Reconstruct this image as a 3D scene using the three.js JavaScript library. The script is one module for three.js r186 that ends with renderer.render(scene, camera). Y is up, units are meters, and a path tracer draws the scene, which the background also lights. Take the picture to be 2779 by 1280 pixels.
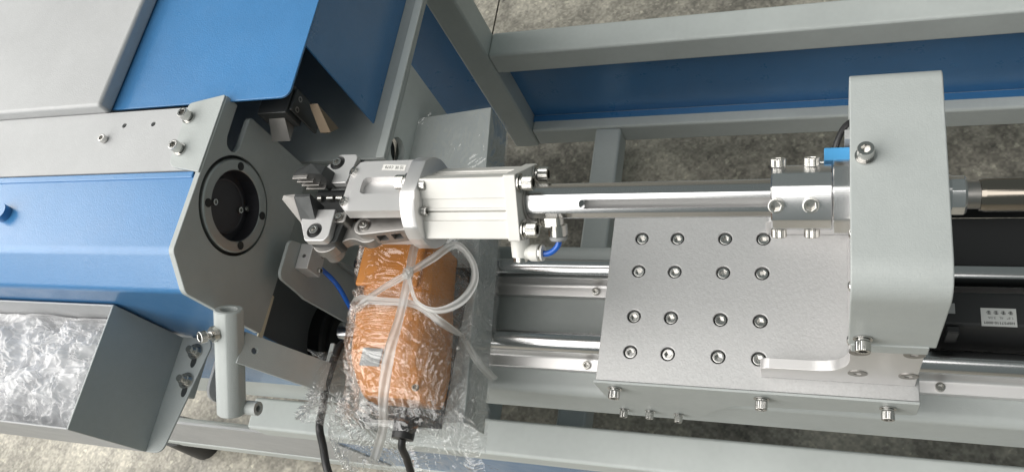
import * as THREE from 'three';
import { mergeGeometries, mergeVertices, toCreasedNormals } from 'three/addons/utils/BufferGeometryUtils.js';
import { RoundedBoxGeometry } from 'three/addons/geometries/RoundedBoxGeometry.js';
import { ConvexGeometry } from 'three/addons/geometries/ConvexGeometry.js';
import { ImprovedNoise } from 'three/addons/math/ImprovedNoise.js';
import { RectAreaLightUniformsLib } from 'three/addons/lights/RectAreaLightUniformsLib.js';
import { Brush, Evaluator, SUBTRACTION } from 'three-bvh-csg';

// ---------------------------------------------------------------- camera, light, exposure
// Heights below are measured from the top of the carriage plate; FLOOR is how high that plate stands above the floor.
const FLOOR = 0.5;
const scene = new THREE.Scene();
const camera = new THREE.PerspectiveCamera(32.07, 1024 / 471, 0.02, 60);
camera.position.set(0, 0.6 + FLOOR, 0);
camera.up.set(-0.0018695, 0.4229865, -0.9061341);
camera.lookAt(camera.position.x - 0.3662018, camera.position.y - 0.8434807, camera.position.z - 0.3929841);
camera.focus = 0.58; camera.userData.fStop = 44;
const renderer = new THREE.WebGLRenderer({ antialias: true });
renderer.toneMapping = THREE.LinearToneMapping;
renderer.toneMappingExposure = 1.0;
renderer.shadowMap.enabled = true;
scene.background = new THREE.Color().setRGB(0.18, 0.205, 0.2);   // the dim hall around
RectAreaLightUniformsLib.init();
const lampColor = new THREE.Color().setRGB(1, 0.985, 0.955);
function areaLamp(x, y, z, tx, ty, tz, w, h, intensity) {
  const l = new THREE.RectAreaLight(lampColor, intensity, w, h);
  l.position.set(x, y + FLOOR, z); l.lookAt(tx, ty + FLOOR, tz); l.castShadow = true;
  scene.add(l); return l;
}
const KEY = areaLamp(-2.9, 1.95, 0.95, -0.3, 0, -0.22, 5.8, 2.4, 3.1);      // tall window on the headstock side
const TOP = areaLamp(-0.95, 2.8, 0.25, -0.3, 0, -0.22, 2.8, 2.0, 2.15);     // roof light above

// ---------------------------------------------------------------- helpers
let seed = 12345;
const rnd = () => { seed = (seed * 1664525 + 1013904223) >>> 0; return seed / 4294967296; };
const rr = (a, b) => a + (b - a) * rnd();
const perlin = new ImprovedNoise();
const V3 = (x, y, z) => new THREE.Vector3(x, y, z);
const rgb = (r, g, b) => new THREE.Color().setRGB(r, g, b);
const clamp = (x, a, b) => Math.min(b, Math.max(a, x));
const smooth = (a, b, x) => { const t = clamp((x - a) / (b - a), 0, 1); return t * t * (3 - 2 * t); };

// tiling value noise for the relief and colour maps
function tileNoise(n, cells, seed0) {
  let s = seed0; const g = new Float32Array(cells * cells);
  for (let i = 0; i < g.length; i++) { s = (s * 1664525 + 1013904223) >>> 0; g[i] = s / 4294967296; }
  const out = new Float32Array(n * n);
  for (let j = 0; j < n; j++) for (let i = 0; i < n; i++) {
    const x = i / n * cells, y = j / n * cells, x0 = Math.floor(x), y0 = Math.floor(y);
    let fx = x - x0, fy = y - y0; fx = fx * fx * (3 - 2 * fx); fy = fy * fy * (3 - 2 * fy);
    const a = g[(y0 % cells) * cells + x0 % cells], b = g[(y0 % cells) * cells + (x0 + 1) % cells];
    const c = g[((y0 + 1) % cells) * cells + x0 % cells], d = g[((y0 + 1) % cells) * cells + (x0 + 1) % cells];
    out[j * n + i] = (a + (b - a) * fx) * (1 - fy) + (c + (d - c) * fx) * fy;
  }
  return out;
}
function tex(n, fn, srgb) {
  const d = new Uint8Array(n * n * 4);
  for (let k = 0; k < n * n; k++) { const c = fn(k); for (let q = 0; q < 3; q++) d[k * 4 + q] = clamp(Math.round((c.length ? c[q] : c) * 255), 0, 255); d[k * 4 + 3] = 255; }
  const t = new THREE.DataTexture(d, n, n); t.wrapS = t.wrapT = THREE.RepeatWrapping; t.magFilter = THREE.LinearFilter; t.minFilter = THREE.LinearMipmapLinearFilter; t.generateMipmaps = true;
  if (srgb) t.colorSpace = THREE.SRGBColorSpace; t.needsUpdate = true; return t;
}
const per = (t, metres) => { const c = t.clone(); c.repeat.set(1 / metres, 1 / metres); c.needsUpdate = true; return c; };
const nA = tileNoise(512, 64, 7), nB = tileNoise(512, 128, 11), nC = tileNoise(512, 24, 5), nD = tileNoise(512, 256, 3), nE = tileNoise(512, 7, 21);
const wrinkleT = tex(512, (k) => { const a = Math.abs(nA[k] - 0.5) * 2, b = Math.abs(nB[k] - 0.5) * 2; return 0.6 * Math.pow(1 - a, 1.5) + 0.4 * (1 - b); });
const grainT = tex(512, (k) => 0.55 * nD[k] + 0.45 * nB[k]);
const sparkT = tex(512, (k) => 0.94 + 0.06 * (0.6 * nD[k] + 0.4 * nB[k]), true);
const smudgeT = tex(512, (k) => 0.40 + 0.2 * nE[k] + 0.14 * nC[k] + 0.06 * nB[k]);           // roughness variation: handling, uneven paint
const toneT = tex(512, (k) => 0.93 + 0.05 * nE[k] + 0.02 * nC[k] + 0.015 * (nB[k] - 0.5), true);
const brushT = tex(512, (k) => { const i = k % 512, j = k >> 9; return 0.3 + 0.5 * nD[((j * 5) % 512) * 512 + (i >> 6)] + 0.2 * nD[j * 512 + (i >> 2)]; });

function uvBox(geo) {                                    // uv in metres, by the way each face points
  let g = geo.index ? geo.toNonIndexed() : geo.clone();
  const p = g.attributes.position, uv = new Float32Array(p.count * 2), a = V3(), b = V3(), c = V3();
  for (let i = 0; i < p.count; i += 3) {
    a.fromBufferAttribute(p, i); b.fromBufferAttribute(p, i + 1); c.fromBufferAttribute(p, i + 2);
    const n = b.clone().sub(a).cross(c.clone().sub(a)), x = Math.abs(n.x), y = Math.abs(n.y), z = Math.abs(n.z);
    [a, b, c].forEach((v, k) => {
      const [s, t] = y >= x && y >= z ? [v.x, v.z] : x >= z ? [v.z, v.y] : [v.x, v.y];
      uv[(i + k) * 2] = s; uv[(i + k) * 2 + 1] = t;
    });
  }
  g.setAttribute('uv', new THREE.BufferAttribute(uv, 2));
  if (!g.attributes.normal) g.computeVertexNormals();
  for (const k of Object.keys(g.attributes)) if (!['position', 'normal', 'uv'].includes(k)) g.deleteAttribute(k);
  return g;
}
const merge = (list) => mergeGeometries(list.map((g) => uvBox(g)));
const at = (g, x, y, z) => g.translate(x, y, z);
const names = {};
const numbered = (n) => { const k = names[n] = (names[n] ?? -1) + 1; return k ? n + '_' + String(k).padStart(3, '0') : n; };
const things = [];
function finishMesh(m) { m.castShadow = m.receiveShadow = true; return m; }
function thing(name, label, category, group) {
  const o = new THREE.Group(); o.name = numbered(name); o.userData = { label, category }; if (group) o.userData.group = group;
  scene.add(o); things.push(o); return o;
}
function part(parent, name, geo, m, label) {
  const o = finishMesh(new THREE.Mesh(geo.userData.ready ? geo : uvBox(geo), m)); o.name = name; if (label) o.userData.label = label;
  parent.add(o); return o;
}
const sub = (parent, name, geo, m, label) => part(parent, name, geo, m, label);
function single(name, geo, m, label, category, group) {
  const o = finishMesh(new THREE.Mesh(geo.userData.ready ? geo : uvBox(geo), m)); o.name = numbered(name); o.userData = { label, category };
  if (group) o.userData.group = group;
  scene.add(o); things.push(o); return o;
}
function structure(name, geo, m) { const o = finishMesh(new THREE.Mesh(geo.userData.ready ? geo : uvBox(geo), m)); o.name = name; o.userData.kind = 'structure'; scene.add(o); things.push(o); return o; }
function box(x0, x1, y0, y1, z0, z1, r = 0) {
  const w = Math.abs(x1 - x0), h = Math.abs(y1 - y0), d = Math.abs(z1 - z0), q = Math.min(r, w / 2.01, h / 2.01, d / 2.01);
  const g = q > 0 ? new RoundedBoxGeometry(w, h, d, 2, q) : new THREE.BoxGeometry(w, h, d);
  return at(g, (x0 + x1) / 2, (y0 + y1) / 2, (z0 + z1) / 2);
}
function poly(pts, r = 0) {                               // a Shape with rounded corners; a point may carry its own radius
  const s = new THREE.Shape(), n = pts.length;
  for (let i = 0; i < n; i++) {
    const p = pts[i], a = pts[(i + n - 1) % n], b = pts[(i + 1) % n], q = p[2] ?? r;
    const la = Math.hypot(a[0] - p[0], a[1] - p[1]), lb = Math.hypot(b[0] - p[0], b[1] - p[1]), k = Math.min(q, la * 0.48, lb * 0.48);
    const p0 = [p[0] + (a[0] - p[0]) / la * k, p[1] + (a[1] - p[1]) / la * k], p1 = [p[0] + (b[0] - p[0]) / lb * k, p[1] + (b[1] - p[1]) / lb * k];
    if (i) s.lineTo(...p0); else s.moveTo(...p0);
    if (k > 0) s.quadraticCurveTo(p[0], p[1], ...p1);
  }
  s.closePath(); return s;
}
function hole(shape, x, y, r) { const h = new THREE.Path(); h.absarc(x, y, r, 0, Math.PI * 2, true); shape.holes.push(h); return shape; }
function ext(shape, depth, bevel = 0.0004, seg = 10) {
  return new THREE.ExtrudeGeometry(shape, { depth: Math.max(1e-5, depth - 2 * bevel), bevelEnabled: bevel > 0, bevelThickness: bevel, bevelSize: bevel, bevelOffset: -bevel, bevelSegments: 2, curveSegments: seg }).translate(0, 0, bevel);
}
const basis = (g, x, y, z) => g.applyMatrix4(new THREE.Matrix4().makeBasis(x, y, z));
const ex = V3(1, 0, 0), ey = V3(0, 1, 0), ez = V3(0, 0, 1);
const sheetY = (shape, top, t, bevel, seg) => basis(ext(shape, t, bevel, seg), ex, ez, V3(0, -1, 0)).translate(0, top, 0);    // shape in (x, z), lying flat
const sheetX = (shape, xr, t, bevel, seg) => basis(ext(shape, t, bevel, seg), ez, ey, V3(-1, 0, 0)).translate(xr, 0, 0);       // shape in (z, y), face towards +X at xr
const sheetZ = (shape, zb, t, bevel, seg) => ext(shape, t, bevel, seg).translate(0, 0, zb);                                    // shape in (x, y), from zb to zb + t
const cylX = (r, x0, x1, seg = 48) => new THREE.CylinderGeometry(r, r, x1 - x0, seg).rotateZ(-Math.PI / 2).translate((x0 + x1) / 2, 0, 0);
function latheX(profile, seg = 64) {                      // profile of [x, r], turned about the X axis, smooth except at corners
  const g = new THREE.LatheGeometry(profile.map(([x, r]) => new THREE.Vector2(r, x)), seg).rotateZ(-Math.PI / 2);
  g.scale(1, 1, 1); return toCreasedNormals(g, 0.5);
}
const evaluator = new Evaluator(); evaluator.attributes = ['position', 'normal']; evaluator.useGroups = false;
function cut(a, ...bs) {
  const prep = (g) => { g = g.index ? g.clone() : mergeVertices(g.clone()); for (const k of Object.keys(g.attributes)) if (!['position', 'normal'].includes(k)) g.deleteAttribute(k); const b = new Brush(g); b.updateMatrixWorld(); return b; };
  let r = prep(a);
  for (const b of bs) { r = evaluator.evaluate(r, prep(b), SUBTRACTION); r.updateMatrixWorld(); }
  return r.geometry;
}
function orient(o, pos, dir) { o.position.copy(pos); o.quaternion.setFromUnitVectors(ey, dir.clone().normalize()); return o; }
function tube(pts, r, seg = 60, rs = 12, closed = false) { return new THREE.TubeGeometry(new THREE.CatmullRomCurve3(pts.map((p) => V3(...p)), closed, 'centripetal'), seg, r, rs, closed); }

// ---------------------------------------------------------------- materials
const std = (color, roughness, metalness = 0, more = {}) => new THREE.MeshStandardMaterial({ color, roughness, metalness, ...more });
const phys = (color, roughness, metalness = 0, more = {}) => new THREE.MeshPhysicalMaterial({ color, roughness, metalness, ...more });
const M = {
  paint: std(rgb(0.465, 0.492, 0.482), 0.8, 0, { bumpMap: per(wrinkleT, 0.06), bumpScale: 0.00007, roughnessMap: per(smudgeT, 0.31), map: per(toneT, 0.43) }),
  frame: std(rgb(0.64, 0.675, 0.658), 0.85, 0, { bumpMap: per(wrinkleT, 0.12), bumpScale: 0.00003, roughnessMap: per(smudgeT, 0.37), map: per(toneT, 0.51) }),
  white: std(rgb(0.49, 0.495, 0.5), 0.8, 0, { bumpMap: per(wrinkleT, 0.06), bumpScale: 0.00009, roughnessMap: per(smudgeT, 0.33), map: per(toneT, 0.47) }),
  blue: phys(rgb(0.058, 0.225, 0.49), 0.55, 0, { clearcoat: 0.75, clearcoatRoughness: 0.26, bumpMap: per(wrinkleT, 0.055), bumpScale: 0.00011, roughnessMap: per(smudgeT, 0.29), map: per(toneT, 0.41) }),
  blasted: std(rgb(0.60, 0.597, 0.595), 0.56, 0.7, { bumpMap: per(grainT, 0.2), bumpScale: 0.00009, map: per(sparkT, 0.2) }),
  machined: std(rgb(0.73, 0.715, 0.71), 0.37, 0.68, { bumpMap: per(brushT, 0.06), bumpScale: 0.000012 }),
  shaft: std(rgb(0.60, 0.60, 0.605), 0.2, 1),
  collar: std(rgb(0.72, 0.72, 0.725), 0.27, 1),
  chrome: std(rgb(0.62, 0.61, 0.59), 0.18, 1),
  nickel: std(rgb(0.60, 0.585, 0.55), 0.24, 1),
  darkSteel: std(rgb(0.36, 0.345, 0.33), 0.75, 0.9, { roughnessMap: per(smudgeT, 0.06) }),
  blackSteel: std(rgb(0.075, 0.078, 0.078), 0.75, 0.6, { roughnessMap: per(smudgeT, 0.08) }),
  black: std(rgb(0.018, 0.019, 0.02), 0.55),
  rubber: std(rgb(0.02, 0.02, 0.021), 0.38),
  dark: std(rgb(0.03, 0.034, 0.036), 0.7),
  whiteAlu: std(rgb(0.70, 0.685, 0.65), 0.75, 0.1, { roughnessMap: per(smudgeT, 0.08) }),
  plastic: std(rgb(0.74, 0.73, 0.69), 0.42),
  greyPlastic: std(rgb(0.33, 0.335, 0.335), 0.5),
  cream: std(rgb(0.66, 0.61, 0.47), 0.7),
  blueHose: phys(rgb(0.012, 0.12, 0.55), 0.22, 0, { clearcoat: 0.4 }),
  sensorBlue: std(rgb(0.07, 0.32, 0.62), 0.45),
  orange: std(rgb(0.64, 0.25, 0.055), 0.55, 0, { roughnessMap: per(smudgeT, 0.05), bumpMap: per(grainT, 0.05), bumpScale: 0.00008 }),
  smoky: phys(rgb(0.28, 0.25, 0.215), 0.13, 1),
  film: phys(rgb(0.98, 0.98, 0.98), 0.075, 0, { transmission: 1, thickness: 0, ior: 1.75, side: THREE.DoubleSide }),
  filmWhite: phys(rgb(0.97, 0.97, 0.98), 0.13, 0, { transmission: 0.55, thickness: 0, ior: 1.5, side: THREE.DoubleSide }),
  strap: phys(rgb(0.88, 0.88, 0.87), 0.34, 0, { transmission: 0.8, thickness: 0, side: THREE.DoubleSide }),
  glow: std(rgb(0.8, 0.8, 0.8), 0.6, 0, { emissive: rgb(1, 0.985, 0.955), emissiveIntensity: 1.0 }),
};
M.bronze = std(rgb(0.22, 0.17, 0.12), 0.5, 0.7);
M.darkPaint = std(rgb(0.15, 0.156, 0.16), 0.5);
M.cup = std(rgb(0.045, 0.043, 0.05), 0.42);
M.ringSteel = std(rgb(0.44, 0.46, 0.45), 0.4, 0.8);
M.milled = std(rgb(0.34, 0.335, 0.33), 0.5, 0.85, { bumpMap: per(tex(256, (k) => { const i = k % 256, j = k >> 8; const q = Math.sin((i + 9 * Math.sin(j / 20)) * 0.55 + 2.2 * nC[(j % 256) * 512 + i]); return 0.5 + 0.45 * q; }), 0.012), bumpScale: 0.00012 });

// ---------------------------------------------------------------- floor: two cast slabs of worn terrazzo with a joint between them
{
  const N = 1024, col = new Float32Array(N * N * 3);
  const big = tileNoise(N, 5, 31), mid = tileNoise(N, 23, 33), fine = tileNoise(N, 200, 35), spk = tileNoise(N, 90, 37);
  for (let k = 0; k < N * N; k++) {
    const d = 0.66 + 0.20 * (big[k] - 0.5) + 0.16 * (mid[k] - 0.5) + 0.16 * (fine[k] - 0.5) + 0.14 * (spk[k] - 0.5);
    col[k * 3] = d * 0.965; col[k * 3 + 1] = d * 0.93; col[k * 3 + 2] = d * 0.855;
  }
  for (let i = 0; i < 5200; i++) {                        // stone chips
    const cx = rnd() * N, cy = rnd() * N, r = 1.5 + 7 * Math.pow(rnd(), 2.2), t = rr(-0.12, 0.15), el = rr(0.6, 1), an = rnd() * 3.14, wob = rnd() * 9;
    for (let y = Math.floor(cy - r - 1); y <= cy + r + 1; y++) for (let x = Math.floor(cx - r - 1); x <= cx + r + 1; x++) {
      const dx = x - cx, dy = y - cy, u = dx * Math.cos(an) + dy * Math.sin(an), v = (dy * Math.cos(an) - dx * Math.sin(an)) / el;
      if (Math.hypot(u, v) < r * (0.85 + 0.2 * Math.sin(3 * Math.atan2(v, u) + wob))) { const k = ((y + N) % N) * N + (x + N) % N; for (let q = 0; q < 3; q++) col[k * 3 + q] += t * (q === 2 ? 0.85 : 1) * 0.8; }
    }
  }
  const floorT = tex(N, (k) => [col[k * 3], col[k * 3 + 1], col[k * 3 + 2]], true);
  const m = std(rgb(0.86, 0.87, 0.885), 0.8, 0, { map: per(floorT, 0.62), roughnessMap: per(smudgeT, 0.9), bumpMap: per(grainT, 0.2), bumpScale: 0.0002 });
  const joint = -0.585;
  structure('floor', box(joint + 0.0015, 9, -FLOOR - 0.08, -FLOOR, -9, 9), m);
  structure('floor_001', box(-9, joint - 0.0015, -FLOOR - 0.08, -FLOOR, -9, 9), m);
  structure('ground', box(-9, 9, -FLOOR - 0.2, -FLOOR - 0.084, -9, 9), M.dark);
}

// ---------------------------------------------------------------- screws
function gearShape(r, n, k) {
  const s = new THREE.Shape();
  for (let i = 0; i < n * 2; i++) { const a = i / (n * 2) * Math.PI * 2, q = i % 2 ? r * k : r; if (i) s.lineTo(q * Math.cos(a), q * Math.sin(a)); else s.moveTo(q, 0); }
  s.closePath(); return s;
}
function hexPath(r) { const h = new THREE.Path(); for (let i = 0; i < 6; i++) { const a = i / 6 * Math.PI * 2 + 0.3; if (i) h.lineTo(r * Math.cos(a), r * Math.sin(a)); else h.moveTo(r * Math.cos(a), r * Math.sin(a)); } h.closePath(); return h; }
// socket-head cap screw, axis +Y, underside of the head at y = 0; optional washers below and thread showing
function capScrew(D, H, { washers = 0, thread = 0, knurl = 30 } = {}) {
  const list = [], s = gearShape(D / 2, knurl, 0.965); s.holes.push(hexPath(D * 0.295));
  list.push(new THREE.ExtrudeGeometry(s, { depth: H - D * 0.12, bevelEnabled: true, bevelThickness: D * 0.06, bevelSize: D * 0.05, bevelOffset: -D * 0.05, bevelSegments: 2, curveSegments: 8 }).rotateX(-Math.PI / 2).translate(0, D * 0.06, 0));
  list.push(new THREE.CylinderGeometry(D * 0.4, D * 0.4, H * 0.18, 20).translate(0, H * 0.11, 0));
  let y = 0;
  if (washers > 0) { list.push(new THREE.CylinderGeometry(D * 0.47, D * 0.47, D * 0.13, 28).translate(0, -D * 0.085, 0)); y -= D * 0.17; }
  if (washers > 1) { list.push(new THREE.CylinderGeometry(D * 0.62, D * 0.62, D * 0.09, 32).translate(0, y - D * 0.055, 0)); y -= D * 0.12; }
  if (thread > 0) {
    const pr = []; const n = Math.max(3, Math.round(thread / 0.0009)); pr.push(new THREE.Vector2(0.0001, y - thread));
    for (let i = 0; i <= n; i++) { pr.push(new THREE.Vector2(D * 0.27, y - thread + thread * i / n)); if (i < n) pr.push(new THREE.Vector2(D * 0.31, y - thread + thread * (i + 0.5) / n)); }
    list.push(new THREE.LatheGeometry(pr, 20));
  }
  const g = toCreasedNormals(merge(list), 0.6); g.userData.ready = true; g.userData.below = -y; return g;
}
const S = {
  m5: capScrew(0.0088, 0.005), m5w: capScrew(0.0088, 0.006, { washers: 2 }), m6w: capScrew(0.0105, 0.0072, { washers: 2, knurl: 36 }), m5t: capScrew(0.0092, 0.0052, { thread: 0.0042 }),
  m4w: capScrew(0.0068, 0.0048, { washers: 2 }), m4: capScrew(0.0068, 0.004), m3: capScrew(0.0052, 0.003),
};
S.button = (() => { const s = []; for (let i = 0; i <= 8; i++) s.push(new THREE.Vector2(0.0032 * Math.cos(i / 8 * Math.PI / 2) + 1e-6, 0.0018 * Math.sin(i / 8 * Math.PI / 2) + 0.0004)); s.unshift(new THREE.Vector2(0.0032, 0)); const g = uvBox(new THREE.LatheGeometry(s, 24)); g.userData.ready = true; g.userData.below = 0; return g; })();
S.counter = (() => {                                      // countersunk flat socket screw
  const s = new THREE.Shape(); s.absarc(0, 0, 0.0062, 0, Math.PI * 2); s.holes.push(hexPath(0.0026));
  const g = toCreasedNormals(merge([new THREE.ExtrudeGeometry(s, { depth: 0.0014, bevelEnabled: true, bevelThickness: 0.0003, bevelSize: 0.0003, bevelOffset: -0.0003, curveSegments: 24 }).rotateX(-Math.PI / 2), new THREE.CylinderGeometry(0.0035, 0.0035, 0.0008, 16).translate(0, 0.0004, 0)]), 0.6);
  g.userData.ready = true; g.userData.below = 0; return g;
})();
function screw(parent, kind, pos, dir, m = M.nickel, name = 'socket_screw', turn = 0) {
  const o = part(parent, name, S[kind], m), d = V3(...dir).normalize();
  orient(o, V3(...pos).addScaledVector(d, S[kind].userData.below), d); o.rotateY(turn || rnd() * 6); return o;
}

// ---------------------------------------------------------------- steel frame under the machine
{
  const f = thing('machine_frame', 'grey-green painted frame of square steel tubes standing on the floor', 'frame');
  const T = 0.04, r = 0.004;
  part(f, 'post', box(-0.466, -0.426, -0.43, 0.32, -0.673, -0.633, r), M.frame);
  part(f, 'rear_top_tube', box(-0.426, 0.75, -0.24, -0.2, -0.672, -0.6335, r), M.frame);
  part(f, 'rear_bottom_tube', box(-0.4255, 0.75, -0.426, -0.386, -0.6725, -0.634, r), M.frame);
  part(f, 'front_top_tube', box(-0.64, 0.75, -0.24, -0.2, -0.162, -0.125, r), M.frame);
  part(f, 'front_bottom_tube', box(-1.0, 0.75, -0.44, -0.402, -0.162, -0.125, r), M.frame);
  part(f, 'cross_tube', box(-0.326, -0.288, -0.426, -0.387, -0.6335, -0.1625, r), M.frame);
  part(f, 'cross_tube', box(0.46, 0.5, -0.426, -0.387, -0.6335, -0.1625, r), M.frame);
  for (const [x, z] of [[0.7, -0.655], [0.7, -0.144], [-0.95, -0.144]]) part(f, 'foot', new THREE.CylinderGeometry(0.024, 0.03, 0.075, 24).translate(x, -FLOOR + 0.037, z), M.rubber);
  part(f, 'rear_panel', box(-0.425, 0.75, -0.387, -0.238, -0.664, -0.661), M.blue, 'blue sheet panel between the two rear tubes');
  part(f, 'rear_ledge', box(-0.425, 0.75, -0.3875, -0.385, -0.66, -0.650), M.blue);
  part(f, 'front_panel', box(-0.55, 0.75, -0.402, -0.242, -0.131, -0.1285), M.blue, 'blue sheet panel below the front tube');
  part(f, 'end_panel', box(-1.0, -0.552, -0.402, -0.236, -0.1295, -0.1265), M.white, 'pale sheet panel below the front tube');
  part(f, 'side_panel', box(-0.7, -0.468, -0.42, 0.02, -0.666, -0.663), M.blue, 'blue sheet panel behind the corner post');
  part(f, 'inner_post', box(-0.56, -0.52, -0.42, 0.02, -0.6, -0.56, r), M.frame);
}

// ---------------------------------------------------------------- slide bed with two round rails
{
  const b = thing('slide_bed', 'grey-green bed carrying two polished round guide rails', 'bed');
  part(b, 'bed_beam', box(-0.44, 0.5, -0.13, -0.062, -0.30, -0.160, 0.008), M.paint);
  part(b, 'bed_foot', box(-0.435, -0.40, -0.386, -0.131, -0.29, -0.17, 0.002), M.frame);
  part(b, 'bed_foot', box(0.46, 0.5, -0.386, -0.131, -0.29, -0.17, 0.002), M.frame);
  for (const z of [-0.2635, -0.1965]) {
    const prof = poly([[z - 0.017, -0.0615], [z - 0.017, -0.0565, 0.0008], [z - 0.0065, -0.0545, 0.003], [z - 0.0035, -0.040], [z + 0.0035, -0.040], [z + 0.0065, -0.0545, 0.003], [z + 0.017, -0.0565, 0.0008], [z + 0.017, -0.0615]], 0.0005);
    part(b, 'rail_support', sheetX(prof, 0.5, 0.93, 0), M.machined);
    part(b, 'guide_rail', at(cylX(0.0085, -0.43, 0.5, 56), 0, -0.0335, z), M.shaft);
    for (let i = 0; i < 4; i++) for (const s of [-1, 1]) {
      const x = [-0.345, -0.1955, 0.072, 0.35][i];
      screw(b, 'm4', [x, -0.0562, z + s * 0.0125], [0, 1, 0]);
    }
  }
}

// ---------------------------------------------------------------- carriage
const AX = [0.135, -0.2425];                                // height and depth of the spindle axis
{
  const c = thing('tailstock_carriage', 'silver carriage plate with sixteen screws and a grey bent cover standing on it', 'carriage');
  const hx = [-0.1462, -0.1173, -0.08, -0.0511], hz = [-0.2777, -0.2489, -0.2106, -0.1816];
  const sh = poly([[-0.171, -0.302], [0.0535, -0.302], [0.0535, -0.158], [-0.171, -0.158]], 0.0015);
  for (const x of hx) for (const z of hz) hole(sh, x, z, 0.00535);
  part(c, 'carriage_plate', sheetY(sh, 0, 0.009, 0.0006, 20), M.blasted);
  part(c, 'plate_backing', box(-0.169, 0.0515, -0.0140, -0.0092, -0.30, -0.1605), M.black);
  for (const x of hx) for (const z of hz) screw(c, 'm5', [x, -0.0064, z], [0, 1, 0], M.chrome);
  for (const x of [(hx[0] + hx[1]) / 2, (hx[2] + hx[3]) / 2]) for (const z of [-0.2635, -0.1965]) part(c, 'bearing_block', cut(box(x - 0.021, x + 0.021, -0.046, -0.0142, z - 0.0215, z + 0.0215, 0.002), at(cylX(0.0095, x - 0.03, x + 0.03), 0, -0.0335, z), box(x - 0.03, x + 0.03, -0.06, -0.034, z - 0.0078, z + 0.0078)), M.machined);
  // sheet apron hung in front of the plate
  const ap = poly([[-0.1725, 0.0012], [0.0535, 0.0012, 0.0006], [0.0535, -0.029, 0.004], [-0.072, -0.0405, 0.01], [-0.11, -0.094, 0.02], [-0.165, -0.094, 0.012], [-0.1725, -0.07, 0.004]], 0.001);
  part(c, 'apron', sheetZ(ap, -0.1575, 0.002, 0.0004), M.paint, 'grey painted sheet hanging in front of the plate');
  for (const [x, y] of [[-0.158, -0.011], [-0.049, -0.0105], [0.0345, -0.0125]]) screw(c, 'm5w', [x, y, -0.1553], [0, 0, 1], M.chrome);
  for (const [x, y] of [[-0.166, -0.081], [-0.1435, -0.079], [-0.1202, -0.083]]) screw(c, 'm4w', [x, y, -0.1553], [0, 0, 1], M.chrome);
  // upright bracket: two side plates with a swept foot, and the wall between them
  const sp = () => { const s = new THREE.Shape(); s.moveTo(-0.0487, 0.0004); s.lineTo(-0.0484, 0.0185); s.quadraticCurveTo(-0.0480, 0.0235, -0.042, 0.0242); s.lineTo(-0.014, 0.0242); s.bezierCurveTo(0.0005, 0.0245, 0.0088, 0.033, 0.0090, 0.053); s.lineTo(0.0090, 0.15); s.lineTo(0.0508, 0.15); s.lineTo(0.0508, 0.0004); s.closePath(); return s; };
  for (const z of [-0.1755, -0.2885]) part(c, 'side_plate', sheetZ(sp(), z, 0.0075, 0.0004, 24), M.machined);
  part(c, 'bracket_wall', cut(box(0.0092, 0.0172, 0.0004, 0.168, -0.2805, -0.1757, 0.0005), at(cylX(0.0125, 0, 0.03), 0, ...AX)), M.machined);
  part(c, 'bracket_wall', cut(box(0.0428, 0.0505, 0.0004, 0.166, -0.2805, -0.1757, 0.0005), at(cylX(0.0125, 0.03, 0.06), 0, ...AX)), M.machined);
  for (const [x, y] of [[0.0145, 0.0705], [0.0452, 0.0705], [0.0145, 0.0243], [0.0452, 0.0243]]) screw(c, 'counter', [x, y, -0.1691], [0, 0, 1], M.darkSteel, 'countersunk_screw');
  for (const [y, z] of [[0.149, -0.2115], [0.118, -0.1925], [0.056, -0.18]]) screw(c, 'button', [0.0092, y, z], [-1, 0, 0], M.chrome, 'button_screw');
  // bent sheet cover: profile in (z, y) extruded along X
  const t = 0.0022, out = [[-0.300, 0.10], [-0.300, 0.1805, 0.009], [-0.1662, 0.1805, 0.02], [-0.1662, 0.0905, 0.0005]];
  const inn = [[-0.1662 - t, 0.0905, 0.0005], [-0.1662 - t, 0.1805 - t, 0.018], [-0.300 + t, 0.1805 - t, 0.007], [-0.300 + t, 0.10]];
  const cov = part(c, 'cover', sheetX(poly([...out, ...inn], 0.0004), 0.0552, 0.0475, 0.0007, 16), M.paint, 'grey textured bent sheet cover over the bracket');
  part(cov, 'cover_lip', box(0.0095, 0.0515, 0.0798, 0.0925, -0.1678, -0.1652, 0.0006), M.paint);
  screw(c, 'm5w', [0.0155, 0.1806, -0.2435], [0, 1, 0], M.chrome);
  screw(c, 'm5w', [0.0155, 0.1035, -0.1661], [0, 0, 1], M.chrome);
}

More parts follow.
